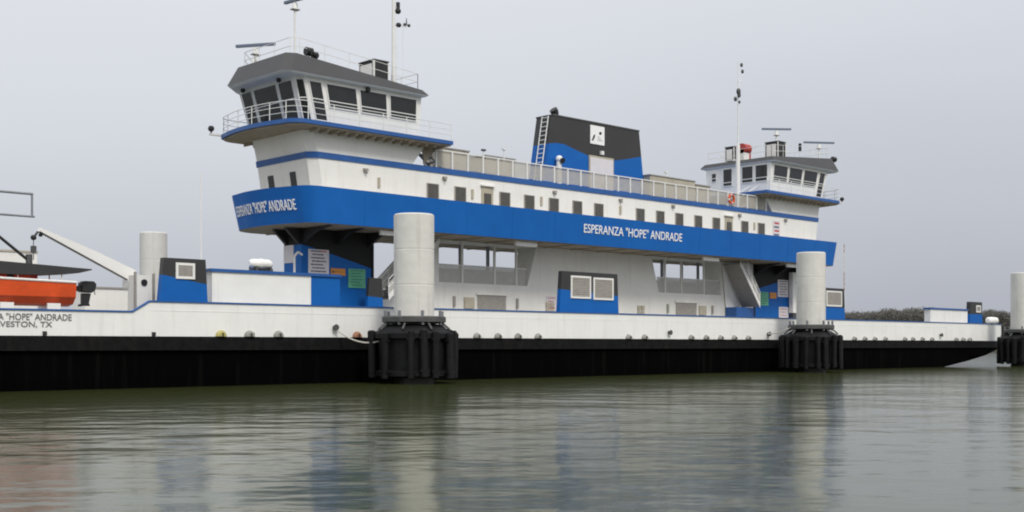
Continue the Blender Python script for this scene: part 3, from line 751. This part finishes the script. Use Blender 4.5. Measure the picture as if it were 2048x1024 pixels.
# searchlights
def searchlight(X, Y, Z, par, s=1.0, az=0.0):
    mb = MB(); mb.tube((X, Y, Z - .05), (X, Y, Z + .25 * s), .05, BLACK); c, sn = math.cos(az), math.sin(az)
    mb.tube((X - .25 * s * c, Y - .25 * s * sn, Z + .45 * s), (X + .2 * s * c, Y + .2 * s * sn, Z + .45 * s), .26 * s, BLACK, n=14)
    mb.tube((X + .2 * s * c, Y + .2 * s * sn, Z + .45 * s), (X + .3 * s * c, Y + .3 * s * sn, Z + .45 * s), .26 * s, BLACK, .1, n=14)
    mb.box(X - .05, X + .05, Y - .3 * s, Y - .27 * s, Z + .2 * s, Z + .5 * s, BLACK); mb.box(X - .05, X + .05, Y + .27 * s, Y + .3 * s, Z + .2 * s, Z + .5 * s, BLACK)
    mb.build('searchlight', par)
x, z = at(618, 112, 7.2); searchlight(x, 7.2, zroof(x) - .02, whL, .95); x2_, _ = at(631, 112, 7.2); searchlight(x2_, 7.25, zroof(x2_) - .02, whL, .75)
searchlight(38.5, 10.4, 18.2, whL, .7)
x, z = at(1667, 330, 8); searchlight(x, 8.0, 18.75, whR, .95, math.pi)
# air conditioners / ventilators on the roofs
def aircon(px0, px1, ptop, Y, dy, par):
    xa, _ = at(px0, 150, Y); xb, _ = at(px1, 150, Y); zt_ = at((px0 + px1) / 2, ptop, Y)[1]; xm_ = (xa + xb) / 2; zb = zroof(xm_) + .15
    mb = MB(); e = .07
    for a_ in (xa, xb - e):
        for b_ in (Y, Y + dy - e): mb.box(a_, a_ + e, b_, b_ + e, zroof(xm_) - .3, zt_, FRAME)
    mb.box(xa + .02, xb - .02, Y + .02, Y + dy - .02, zb, zt_ - .05, BLACK)
    mb.box(xa - .02, xb + .02, Y - .02, Y + dy + .02, zt_, zt_ + .06, STEEL)
    mb.box(xa, xb, Y - .01, Y + .0, zb, zb + .1, FRAME)
    mb.box(xa - .01, xa, Y, Y + dy, zb, zb + .1, FRAME)
    mb.box(xa - .03, xa - .012, Y + .2, Y + dy - .2, zb + .12, zt_ - .2, FRAME)
    return mb.build('air_conditioner', par)
aircon(748, 778, 122, 8.2, 1.6, whL)
aircon(1556, 1572, 284, 9.0, 1.4, whR)
aircon(1468, 1476, 294, 11.5, 1.0, whR)
# radars
def radar(px, py, Y, zbase, par, half, az, pr_=.07, big=True):
    x, z = at(px, py, Y); mb = MB()
    mb.tube((x, Y, zbase), (x, Y, z - .45), pr_, RAIL, n=8); mb.tube((x, Y, z - .48), (x, Y, z - .1), .2, RAIL, .13, n=12)
    mb.tube((x, Y, z - .1), (x, Y, z), .06, RAIL); mb.box(x - .25, x + .25, Y - .18, Y + .18, z - .52, z - .47, LOUV)
    r_ = mb.build('radar', par)
    c, s_ = math.cos(az), math.sin(az); b_ = MB(); e = .09
    def q(u, v_, h): return (x + u * c - v_ * s_, Y + u * s_ + v_ * c, z + h)
    vs = [q(u, v_, h) for h in (0, .16) for v_ in (-e, e) for u in (-half, half)]
    b_.raw(vs, [(0, 1, 3, 2), (4, 6, 7, 5), (0, 4, 5, 1), (2, 3, 7, 6), (0, 2, 6, 4), (1, 5, 7, 3)], RADARG); b_.build('scanner_bar', r_)
AZ0 = HEAD - R(90)
radar(511, 93, 11.4, 18.4, whL, 1.28, AZ0 + R(-14), .1)
radar(590, 3, 9.6, 18.5, whL, .95, AZ0 + R(-40))
mb = MB(); x, z = at(511, 110, 11.4)
for s_ in (-.35, .35): mb.tube((x + s_, 11.4, 18.5), (x, 11.4, z + .1), .06, RAIL); mb.tube((x, 11.4 + s_, 18.5), (x, 11.4, z + .1), .06, RAIL)
mb.tube((x + .9, 11.2, 18.5), (x + .9, 11.2, 19.1), .15, FRAME, n=10); mb.build('radar_stand', whL)
radar(1553, 260, 10.6, 18.6, whR, 1.35, AZ0 + R(4), .09)
radar(1638, 287, 10.2, 18.4, whR, 1.5, AZ0 + R(8))
x, z = at(1600, 300, 10); MB().tube((x, 10, 18.4), (x, 10, z), .05, RAIL).box(x - .1, x + .1, 9.9, 10.1, z - .1, z + .6, BLACK).build('signal_lamp', whR)
# masts
x, z = at(787, 150, 9.0); mb = MB(); mb.tube((x, 9.0, 18.0), (x, 9.0, z), .16, RAIL, n=10); mb.tube((x, 9.0, z), (x, 9.0, z + 8.5), .13, RAIL, .09, n=10)
x3, z3 = at(806, 52, 9.0); mb.tube((x, 9.0, z3), (x3 + .3, 9.0, z3), .03, RAIL); mb.tube((x3, 9.0, z3), (x3, 9.0, 18.2), .018, RAIL, n=5); mb.tube((x3 - .5, 9.0, z3), (x3 - .5, 9.0, 18.2), .012, RAIL, n=5)
x4, z4 = at(796, 16, 9.0); mb.tube((x, 9.0, z4), (x4, 9.0, z4), .03, RAIL)
mst = mb.build('mast', ferry)
mb = MB(); mb.tube((x4, 9, z4 - .3), (x4, 9, z4 + .35), .13, BLACK, n=10); mb.ball((x4, 9, z4 - .2), .2, BLACK); mb.build('mast_lamp', mst)
x5, z5 = at(797, 50, 9.0); mb = MB(); mb.ball((x5, 9, z5), .16, BLACK, 1.3); mb.build('mast_lamp', mst)
x6, z6 = at(813, 50, 9.0); mb = MB(); mb.tube((x6, 9, z6), (x6, 9, z6 + .45), .05, STEEL, .02); mb.ball((x6 + .2, 9, z6), .11, STEEL); mb.ball((x6 - .15, 9, z6), .11, STEEL); mb.tube((x6 - .2, 9, z6), (x6 + .3, 9, z6), .03, STEEL); mb.build('wind_sensor', mst)
YM = 9.0
x, zb1 = at(1476, 378, YM); _, zb2 = at(1476, 290, YM); xt, zt_ = at(1483, 125, YM); mb = MB()
mb.tube((x, YM, ZD), (x, YM, zb2), .2, FRAME, .17, n=12); mb.tube((x, YM, zb2), (x, YM, zt_), .07, RAIL, .03, n=8)
mb.tube((x, YM, at(0, 0, YM)[1] * 0 + zt_ - 2.3), (x + .9, YM, zt_ - .6), .015, RAIL, n=5)
zz = at(1480, 203, YM)[1]; mb.tube((x - .7, YM, zz + .2), (x, YM, zz), .03, RAIL)
m2_ = mb.build('mast', ferry)
for (px, py, r_) in ((1483, 130, .13), (1485, 143, .13), (1477, 183, .2), (1478, 190, .17), (1471, 198, .15), (1479, 204, .1)):
    a_, c_ = at(px, py, YM - .12); MB().ball((a_, YM - .12, c_), r_, STEEL, 1, 1, 1.5).build('mast_lamp', m2_)
# thin jackstaff beside the left housing
x, z = at(402, 345, 3.0); MB().tube((x, 3.0, 2.45), (x, 3.0, z), .05, RAIL, .03, n=8).build('jackstaff', ferry)

# ---- red hood on the right roof, stair from the roof to the right pilothouse
mb = MB(); x, z = at(1490, 300, 11.0); zr_ = zroof(x)
mb.box(x - .45, x + .35, 10.8, 11.3, zr_ - .2, z, FRAME); mb.tube((x - .45, 11.05, z + .1), (x + .5, 11.05, z + .1), .45, REDP, n=16); mb.box(x + .36, x + .6, 10.8, 11.3, zr_ - .2, z + .1, REDP)
mb.build('hooded_vent', whR, label='red hooded vent')
mb = MB(); xa, za = at(1478, 392, 8.3); xb, zb = at(1530, 362, 8.3)
mb.tube((xa, 8.3, ZD), (xb, 8.3, 15.4), .12, BEIGE, n=4); mb.tube((xa, 9.2, ZD), (xb, 9.2, 15.4), .12, BEIGE, n=4)
for i in range(7):
    k = (i + .5) / 7; mb.box(xa + (xb - xa) * k - .14, xa + (xb - xa) * k + .14, 8.35, 9.15, ZD + (15.0 - ZD) * k - .02, ZD + (15.0 - ZD) * k + .02, LOUV)
for yq in (8.3, 9.2): mb.tube((xa, yq, ZD + 1.0), (xb, yq, 16.2), .04, RAIL); mb.tube((xa, yq, ZD), (xa, yq, ZD + 1), .04, RAIL)
mb.build('roof_stair', ferry)
mb = MB(); xa, za = at(892, 330, 8.3)
mb.tube((xa, 8.3, ZD), (xa - 2.2, 8.3, 15.0), .12, BEIGE, n=4); mb.tube((xa, 9.2, ZD), (xa - 2.2, 9.2, 15.0), .12, BEIGE, n=4)
for i in range(7):
    k = (i + .5) / 7; mb.box(xa - 2.2 * k - .14, xa - 2.2 * k + .14, 8.35, 9.15, ZD + (15.0 - ZD) * k - .02, ZD + (15.0 - ZD) * k + .02, LOUV)
mb.build('roof_stair', ferry)

# ---- davit crane and deck gear at the low end
YD = 3.4
p0 = at(262, 560, YD); p1 = at(76, 463, YD); zped = p0[1]
mb = MB(); mb.tube((p0[0] + .1, YD, 2.45), (p0[0] + .1, YD, zped - .05), .28, FRAME, .22, n=14); mb.box(p0[0] - .3, p0[0] + .5, YD - .3, YD + .3, zped - .35, zped, FRAME)
dv = mb.build('davit', ferry)
ax0, az0 = p0; ax1, az1 = p1; dx, dz = ax1 - ax0, az1 - az0; ln = math.hypot(dx, dz); nx, nz = -dz / ln, dx / ln
if nz < 0: nx, nz = -nx, -nz
mb = MB(); mb.prism_y([(ax0, az0 - .12), (ax1, az1), (ax1 + nx * .18, az1 + nz * .18), (ax0 + dx * .45 + nx * .42, az0 + dz * .45 + nz * .42), (ax0 + nx * .5, az0 + nz * .5)], YD - .16, YD + .16, FRAME)
mb.tube((ax0, YD - .2, az0 - .14), (ax1, YD - .2, az1 - .02), .03, BLACK, n=5); mb.build('boom', dv)
hx_, hz_ = at(67, 475, YD); mb = MB(); mb.tube((ax1, YD, az1), (hx_, YD, hz_), .05, BLACK); mb.ball((hx_, YD, hz_), .14, BLACK); mb.ball((ax1 + .12, YD, az1 - .15), .1, BLACK)
zc_ = at(66, 520, YD)[1]; mb.tube((hx_, YD, hz_), (hx_, YD, zc_), .02, BLACK, n=5); mb.box(hx_ - .1, hx_ + .1, YD - .1, YD + .1, zc_ + .35, zc_ + .65, STEEL); mb.build('hook', dv)
wx, wz = at(288, 565, 2.2); mb = MB(); mb.box(wx - .45, wx + .35, 2.2, 2.9, 2.45, wz + .35, GREYW); mb.tube((wx, 2.15, wz), (wx, 2.45, wz), .16, BLACK, n=12); mb.box(wx - .5, wx - .4, 2.15, 2.25, 2.45, wz + .5, LOUV); mb.box(wx + .45, wx + .55, 2.15, 2.25, 2.45, wz + .45, LOUV); mb.build('winch', ferry)
xq0, zq0 = at(170, 576, 7.5); xq1, _ = at(262, 576, 7.5); mb = MB(); mb.box(xq0, xq1, 7.5, 9.0, 2.45, zq0, GREYW); mb.box(xq0 - .05, xq1 + .05, 7.44, 9.05, zq0 + .002, zq0 + .09, LOUV); mb.build('deck_store', ferry)
xq0, zq0 = at(-40, 500, 12); xq1, _ = at(74, 505, 12); mb = MB(); mb.box(xq0, xq1, 12, 13.6, 2.45, zq0, GREYW); mb.box(xq0 - .05, xq1 + .05, 11.94, 13.65, zq0 + .002, zq0 + .09, BEIGE); mb.build('deck_store', ferry)
# pipe frame high on the left end
pz = [at(-60, 390, 5), at(64, 388, 5), at(64, 433, 5)]; xe1 = pz[1][0]; xe0 = pz[0][0]; zt_ = pz[1][1]; zb_ = pz[2][1]
mb = MB(); mb.tube((xe0, 5, zt_), (xe1 + .05, 5, zt_), .06, GALV); mb.tube((xe0, 5, zb_), (xe1 + .12, 5, zb_), .055, GALV); mb.tube((xe1, 5, zb_), (xe1, 5, zt_), .055, GALV)
mb.tube((xe0, 5, 2.45), (xe0, 5, zt_ + .1), .09, GALV); mb.build('pipe_gantry', ferry)

# ------------------------------------------------------------------ separate things on board
YB = 2.0
sx, zt_ = at(153, 566, YB); _, zb_ = at(130, 612, YB)
rb = empty('rescue_boat', (sx - 2.6, YB + .95, zb_), 'orange rescue boat under a black canopy, hanging by the davit', 'boat')
mb = MB(); secs = []
nS = 12
for i in range(nS + 1):
    k = i / nS; x = sx - 5.6 * k; hwid = .95 * (1 - max(0, (k - .55) / .45) ** 2.2 * .92); sheer = .12 * k + .25 * max(0, k - .6)
    zz0 = zb_ + .5 * max(0, (k - .6) / .4) ** 1.8
    secs.append([(x, YB + .95 - hwid, zt_ + sheer), (x - 0, YB + .95 - hwid * .93, zb_ + .42 + (zz0 - zb_) * .6), (x, YB + .95 - hwid * .6, zz0 + .1), (x, YB + .95, zz0), (x, YB + .95 + hwid * .6, zz0 + .1), (x, YB + .95 + hwid * .93, zb_ + .42 + (zz0 - zb_) * .6), (x, YB + .95 + hwid, zt_ + sheer), (x, YB + .95, zt_ + sheer - .12)])
vs = [p for s_ in secs for p in s_]; k = 8
mb.raw(vs, [(j * k + i, j * k + (i + 1) % k, (j + 1) * k + (i + 1) % k, (j + 1) * k + i) for j in range(nS) for i in range(k)] + [tuple(range(k)), tuple(range(nS * k, nS * k + k))], ORANGE)
mb.build('hull', rb)
mb = MB()
for s_ in (0, 6): mb.path([tuple(Vector(q[s_]) + Vector((0, 0, .03))) for q in secs], .055, FRAME, 6)
mb.build('gunwale', rb)
ox, _ = at(171, 590, YB + .95)
ym = YB + .95
def mp_(L): return [at(px, py, ym) for px, py in L]
mb = MB(); mb.prism_y(mp_([(160, 566), (166, 562), (184, 563), (189, 569), (187, 580), (180, 586), (160, 584)]), ym - .24, ym + .24, BLACK)
mb.prism_y(mp_([(163, 586.5), (180, 587), (176, 606), (178, 612), (163, 612)]), ym - .13, ym + .13, BLACK)
mb.prism_y(mp_([(157, 609), (163, 607), (163, 613), (157, 613)]), ym - .09, ym + .09, BLACK)
mb.prism_y(mp_([(151, 572), (160, 571), (160, 582), (153, 582)]), ym - .16, ym + .16, BLACK)
a_ = at(187, 572, ym); b_ = at(190, 590, ym); mb.tube((a_[0], ym, a_[1]), (b_[0], ym, b_[1]), .025, BLACK, n=5)
mb.build('outboard_motor', rb, bevel=.05)
cx1, cz1 = at(186, 538, YB); cx0 = sx - 5.4; cz0 = at(0, 521, YB)[1]; cb0 = at(0, 547, YB)[1]
mb = MB(); cm_x = at(100, 540, YB)[0]; czb = at(100, 549, YB)[1]
mb.prism_y([(cx1, cz1), (cx1, cz1 - .05), (at(160, 545, YB)[0], at(160, 546, YB)[1]), (cm_x, czb), (at(60, 548, YB)[0], at(60, 549, YB)[1]), (at(0, 0, YB)[0], cb0), (cx0, cb0 + .1), (cx0, cz0), (at(0, 0, YB)[0], cz0)], YB + .1, YB + 1.8, BLACKP)
cn = mb.build('canopy', rb)
for px in (182, 128, 40):
    x, _ = at(px, 560, YB); x = min(x, sx - .1) if px < 180 else x - .0
    if px == 182: continue
    for yq in (YB + .25, YB + 1.65): MB().tube((x, yq, zt_ - .05), (x, yq, cz1 - .1), .03, RAIL, n=6).build('canopy_pole', rb)
xg, zg = at(45, 558, YB); mb = MB(); mb.box(xg - 1.0, xg + .55, YB + .5, YB + 1.4, zt_ - .1, zg + .35, ORANGE); mb.box(xg + .2, xg + .9, YB + .55, YB + 1.35, zt_ - .1, zt_ + .35, REDP); mb.box(xg - .5, xg - .2, YB + .48, YB + .5, zt_ + .1, zt_ + .3, BLACK); mb.build('console', rb)
mb = MB(); a_ = at(-60, 425, YD); b_ = at(58, 524, YD); mb.tube((a_[0], YD, a_[1]), (b_[0], YD, b_[1] + .05), .07, BLACK); mb.tube((b_[0], YD, b_[1] - .1), (b_[0], YD, b_[1] + .35), .16, STEEL, n=8)
mb.tube((a_[0], YD, a_[1]), (a_[0], YD, 2.45), .1, BLACK); mb.build('lifting_brace', dv)
for px in (16, 110):
    x, _ = at(px, 612, YB); mb = MB(); mb.box(x - .08, x + .08, YB + .2, YB + 1.7, 2.45, zb_ + .08, FRAME)
    mb.box(x - .3, x + .3, YB + .1, YB + .198, zb_ - .15, zb_ + .12, FRAME).box(x - .08, x + .08, YB + .198, YB + .2, zb_ - .15, zb_ + .08, FRAME); mb.build('boat_cradle', ferry)

def raft(px, py, Y, zb, label, k=1.0):
    x, _ = at(px, py, Y); e_ = empty('life_raft_canister', (x, Y, zb), label, 'life raft', 'life raft canisters')
    L_ = .95 * k; r_ = .36 * k
    mb = MB(); n_ = 14; prof_ = [(-L_, .5 * r_), (-L_ + .08, .82 * r_), (-L_ + .2, r_), (-.06, r_), (-.05, r_ + .03), (.05, r_ + .03), (.06, r_), (L_ - .2, r_), (L_ - .08, .82 * r_), (L_, .5 * r_)]
    vs = [(x + u, Y + rr_ * math.cos(2 * math.pi * i / n_), zb + .12 + r_ + rr_ * math.sin(2 * math.pi * i / n_)) for u, rr_ in prof_ for i in range(n_)]
    m_ = len(prof_); mb.raw(vs, [(j * n_ + i, j * n_ + (i + 1) % n_, (j + 1) * n_ + (i + 1) % n_, (j + 1) * n_ + i) for j in range(m_ - 1) for i in range(n_)] + [tuple(range(n_)), tuple(range((m_ - 1) * n_, m_ * n_))], FRAME)
    mb.build('canister', e_, smooth=True)
    mb = MB(); 
    for u in (-.6 * k, .6 * k): mb.box(x + u - .06, x + u + .06, Y - .34, Y + .34, zb + .002, zb + .22, STEEL)
    mb.box(x - .8 * k, x + .8 * k, Y - .3, Y - .24, zb + .002, zb + .12, BLACK); mb.build('cradle', e_)
raft(521, 535, .8, zlk, 'white life raft canister on the long deck locker beside the stair tower', .68)
x, z = at(1982, 645, 1.2); mb = MB(); mb.box(x - 1.0, x + 1.0, 2.6, 3.3, 2.45, 4.0, GREYW); mb.build('raft_stand', ferry)
raft(1984, 640, 2.95, 4.0, 'white life raft canister near the far bow, right of the small vent housing')
x, z = at(1463, 371, 9.4)
def ringbuoy(X, Y, Z, label):
    mb = MB(); n1, n2 = 20, 8; R0, r0_ = .34, .09; vs = []
    for i in range(n1):
        for j in range(n2):
            a_ = 2 * math.pi * i / n1; b_ = 2 * math.pi * j / n2; rr_ = R0 + r0_ * math.cos(b_); vs.append((X + rr_ * math.cos(a_), Y + r0_ * math.sin(b_), Z + rr_ * math.sin(a_)))
    for i in range(n1):
        f = [(i * n2 + j, ((i + 1) % n1) * n2 + j, ((i + 1) % n1) * n2 + (j + 1) % n2, i * n2 + (j + 1) % n2) for j in range(n2)]
        o0 = len(mb.v); 
        if i == 0: mb.raw(vs, f, ORANGE)
        else:
            k_ = mb.mi(FRAME if i % 5 == 0 else ORANGE)
            for q in f: mb.f.append(list(q)); mb.m.append(k_)
    o = mb.build('life_ring', smooth=True); tag(o, label, 'life ring')
YG = CY - 3.12 - .16
x, z = at(1463, 386, YG); ringbuoy(x, YG, ZD + .6, 'orange life ring hung on the roof railing by the far pilothouse mast')

# ------------------------------------------------------------------ dolphins
def dolphin(X, Y, label, rad=1.06, top=8.85, fend=True, grp='concrete mooring dolphins'):
    e_ = empty('mooring_dolphin', (X, Y, 0), label, 'dolphin', grp)
    mb = MB(); mb.lathe((X, Y), [(rad, 3.0), (rad, 5.1), (rad - .012, 5.12), (rad - .012, 5.15), (rad, 5.17), (rad, top - 1.9), (rad - .012, top - 1.88), (rad - .012, top - 1.85), (rad, top - 1.83), (rad, top - .06), (rad - .06, top)], CONC, 40); mb.lathe((X, Y), [(rad, -3), (rad, 1.0), (rad, 2.998)], WET, 40)
    mb.build('column', e_, smooth=True)
    mb = MB(); mb.lathe((X, Y), [(rad + .03, 3.5), (1.62, 3.5), (1.68, 3.44), (1.68, 3.2), (1.45, 3.12), (rad + .03, 3.12)], STEEL, 32)
    for i in range(8):
        a_ = math.pi / 8 + i * math.pi / 4; mb.box(X + 1.55 * math.cos(a_) - .06, X + 1.55 * math.cos(a_) + .06, Y + 1.55 * math.sin(a_) - .06, Y + 1.55 * math.sin(a_) + .06, 3.05, 3.78, GALV)
        b_ = a_ + .2; mb.tube((X + 1.5 * math.cos(b_), Y + 1.5 * math.sin(b_), 3.2), (X + 1.95 * math.cos(b_), Y + 1.95 * math.sin(b_), 2.8), .06, STEEL)
    mb.build('collar', e_)
    mb = MB(); mb.lathe((X, Y), [(rad + .05, 3.1), (1.35, 3.08), (1.95, 2.72), (2.05, 2.6), (2.05, 2.35), (1.85, 2.3), (1.8, .7), (2.0, .62), (2.0, .4), (1.7, .36), (rad + .05, .3)], RUBBER, 32); mb.build('fender_frame', e_)
    if fend:
        proto = None
        rf_ = random.Random(int(X * 10))
        for i in range(18):
            a_ = 2 * math.pi * i / 18 + .1 + rf_.uniform(-.07, .07)
            if proto is not None and rf_.random() < .1: continue
            if proto is None:
                m_ = MB(); m_.lathe((0, 0), [(.1, .3), (.19, .36), (.19, 2.72), (.12, 2.8)], RUBBER, 10); m_.box(-.24, .24, -.1, .1, 2.3, 2.42, RUBBER); m_.box(-.24, .24, -.1, .1, .62, .74, RUBBER)
                proto = m_.build('fender_pipe', None); proto.parent = e_; o = proto
            else:
                o = proto.copy(); COL.objects.link(o); o.parent = e_
            rj = 2.14 + .03 * math.sin(i * 3.7); o.scale = (rf_.uniform(.8, 1.25), rf_.uniform(.8, 1.2), rf_.uniform(.96, 1.02)); o.location = (rj * math.cos(a_), rj * math.sin(a_), rf_.uniform(-.12, .06)); o.rotation_euler = (R(1.5) * math.sin(i * 2.1), R(1.5) * math.cos(i * 1.3), a_ + math.pi / 2)
    return e_
YDol = -2.75
def xat(px, Y): return at(px, 0, Y)[0]
dolphin(xat(828, YDol), YDol, 'concrete dolphin with black fender ring in front of the left stair tower')
dolphin(xat(1622, YDol), YDol, 'concrete dolphin with black fender ring in front of the right stair tower')
dolphin(xat(2045, YDol), YDol, 'concrete dolphin with black fender ring just off the far bow')
dolphin(xat(307, 23.6), 23.6, 'concrete dolphin standing behind the ferry, above the small blue and black vent housing', rad=.9, top=9.6)
# mooring lines
def line(p, q, sag, r_, label):
    pts = [Vector(p).lerp(Vector(q), i / 14) - Vector((0, 0, sag * 4 * (i / 14) * (1 - i / 14))) for i in range(15)]
    o = MB().path([tuple(v) for v in pts], r_, ROPE, 6).build('mooring_line'); tag(o, label, 'mooring line', 'mooring lines')
a_, c_ = at(674, 660, -.2); line((a_, -.2, c_), (xat(828, YDol) - 1.4, YDol + .9, 2.25), .35, .04, 'pale sagging rope from the ferry side to the left fender ring')
a_, c_ = at(1535, 668, -.2); line((a_, -.25, c_), (xat(1622, YDol) - 1.4, YDol + .8, 3.3), .1, .04, 'pale taut rope from the ferry side to the right fender ring')

# ------------------------------------------------------------------ radio mast on the far shore
X, Y, Z = far(1689, 487, 470); mb = MB(); r0_ = 1.0
for i in range(3):
    a_ = 2 * math.pi * i / 3; mb.tube((X + r0_ * math.cos(a_), Y + r0_ * math.sin(a_), .8), (X + .3 * math.cos(a_), Y + .3 * math.sin(a_), Z), .09, RAIL, n=5)
for k in range(22):
    z0 = .8 + (Z - .8) * k / 22; z1_ = .8 + (Z - .8) * (k + 1) / 22; q = r0_ - (r0_ - .3) * k / 22
    for i in range(3):
        a_ = 2 * math.pi * i / 3; b_ = 2 * math.pi * (i + 1) / 3
        mb.tube((X + q * math.cos(a_), Y + q * math.sin(a_), z0), (X + q * math.cos(b_), Y + q * math.sin(b_), z1_), .07, REDP if (k // 4) % 2 else RAIL, n=4)
tag(mb.build('radio_mast'), 'thin red and white lattice mast beyond the ferry, right of the blue band', 'mast')
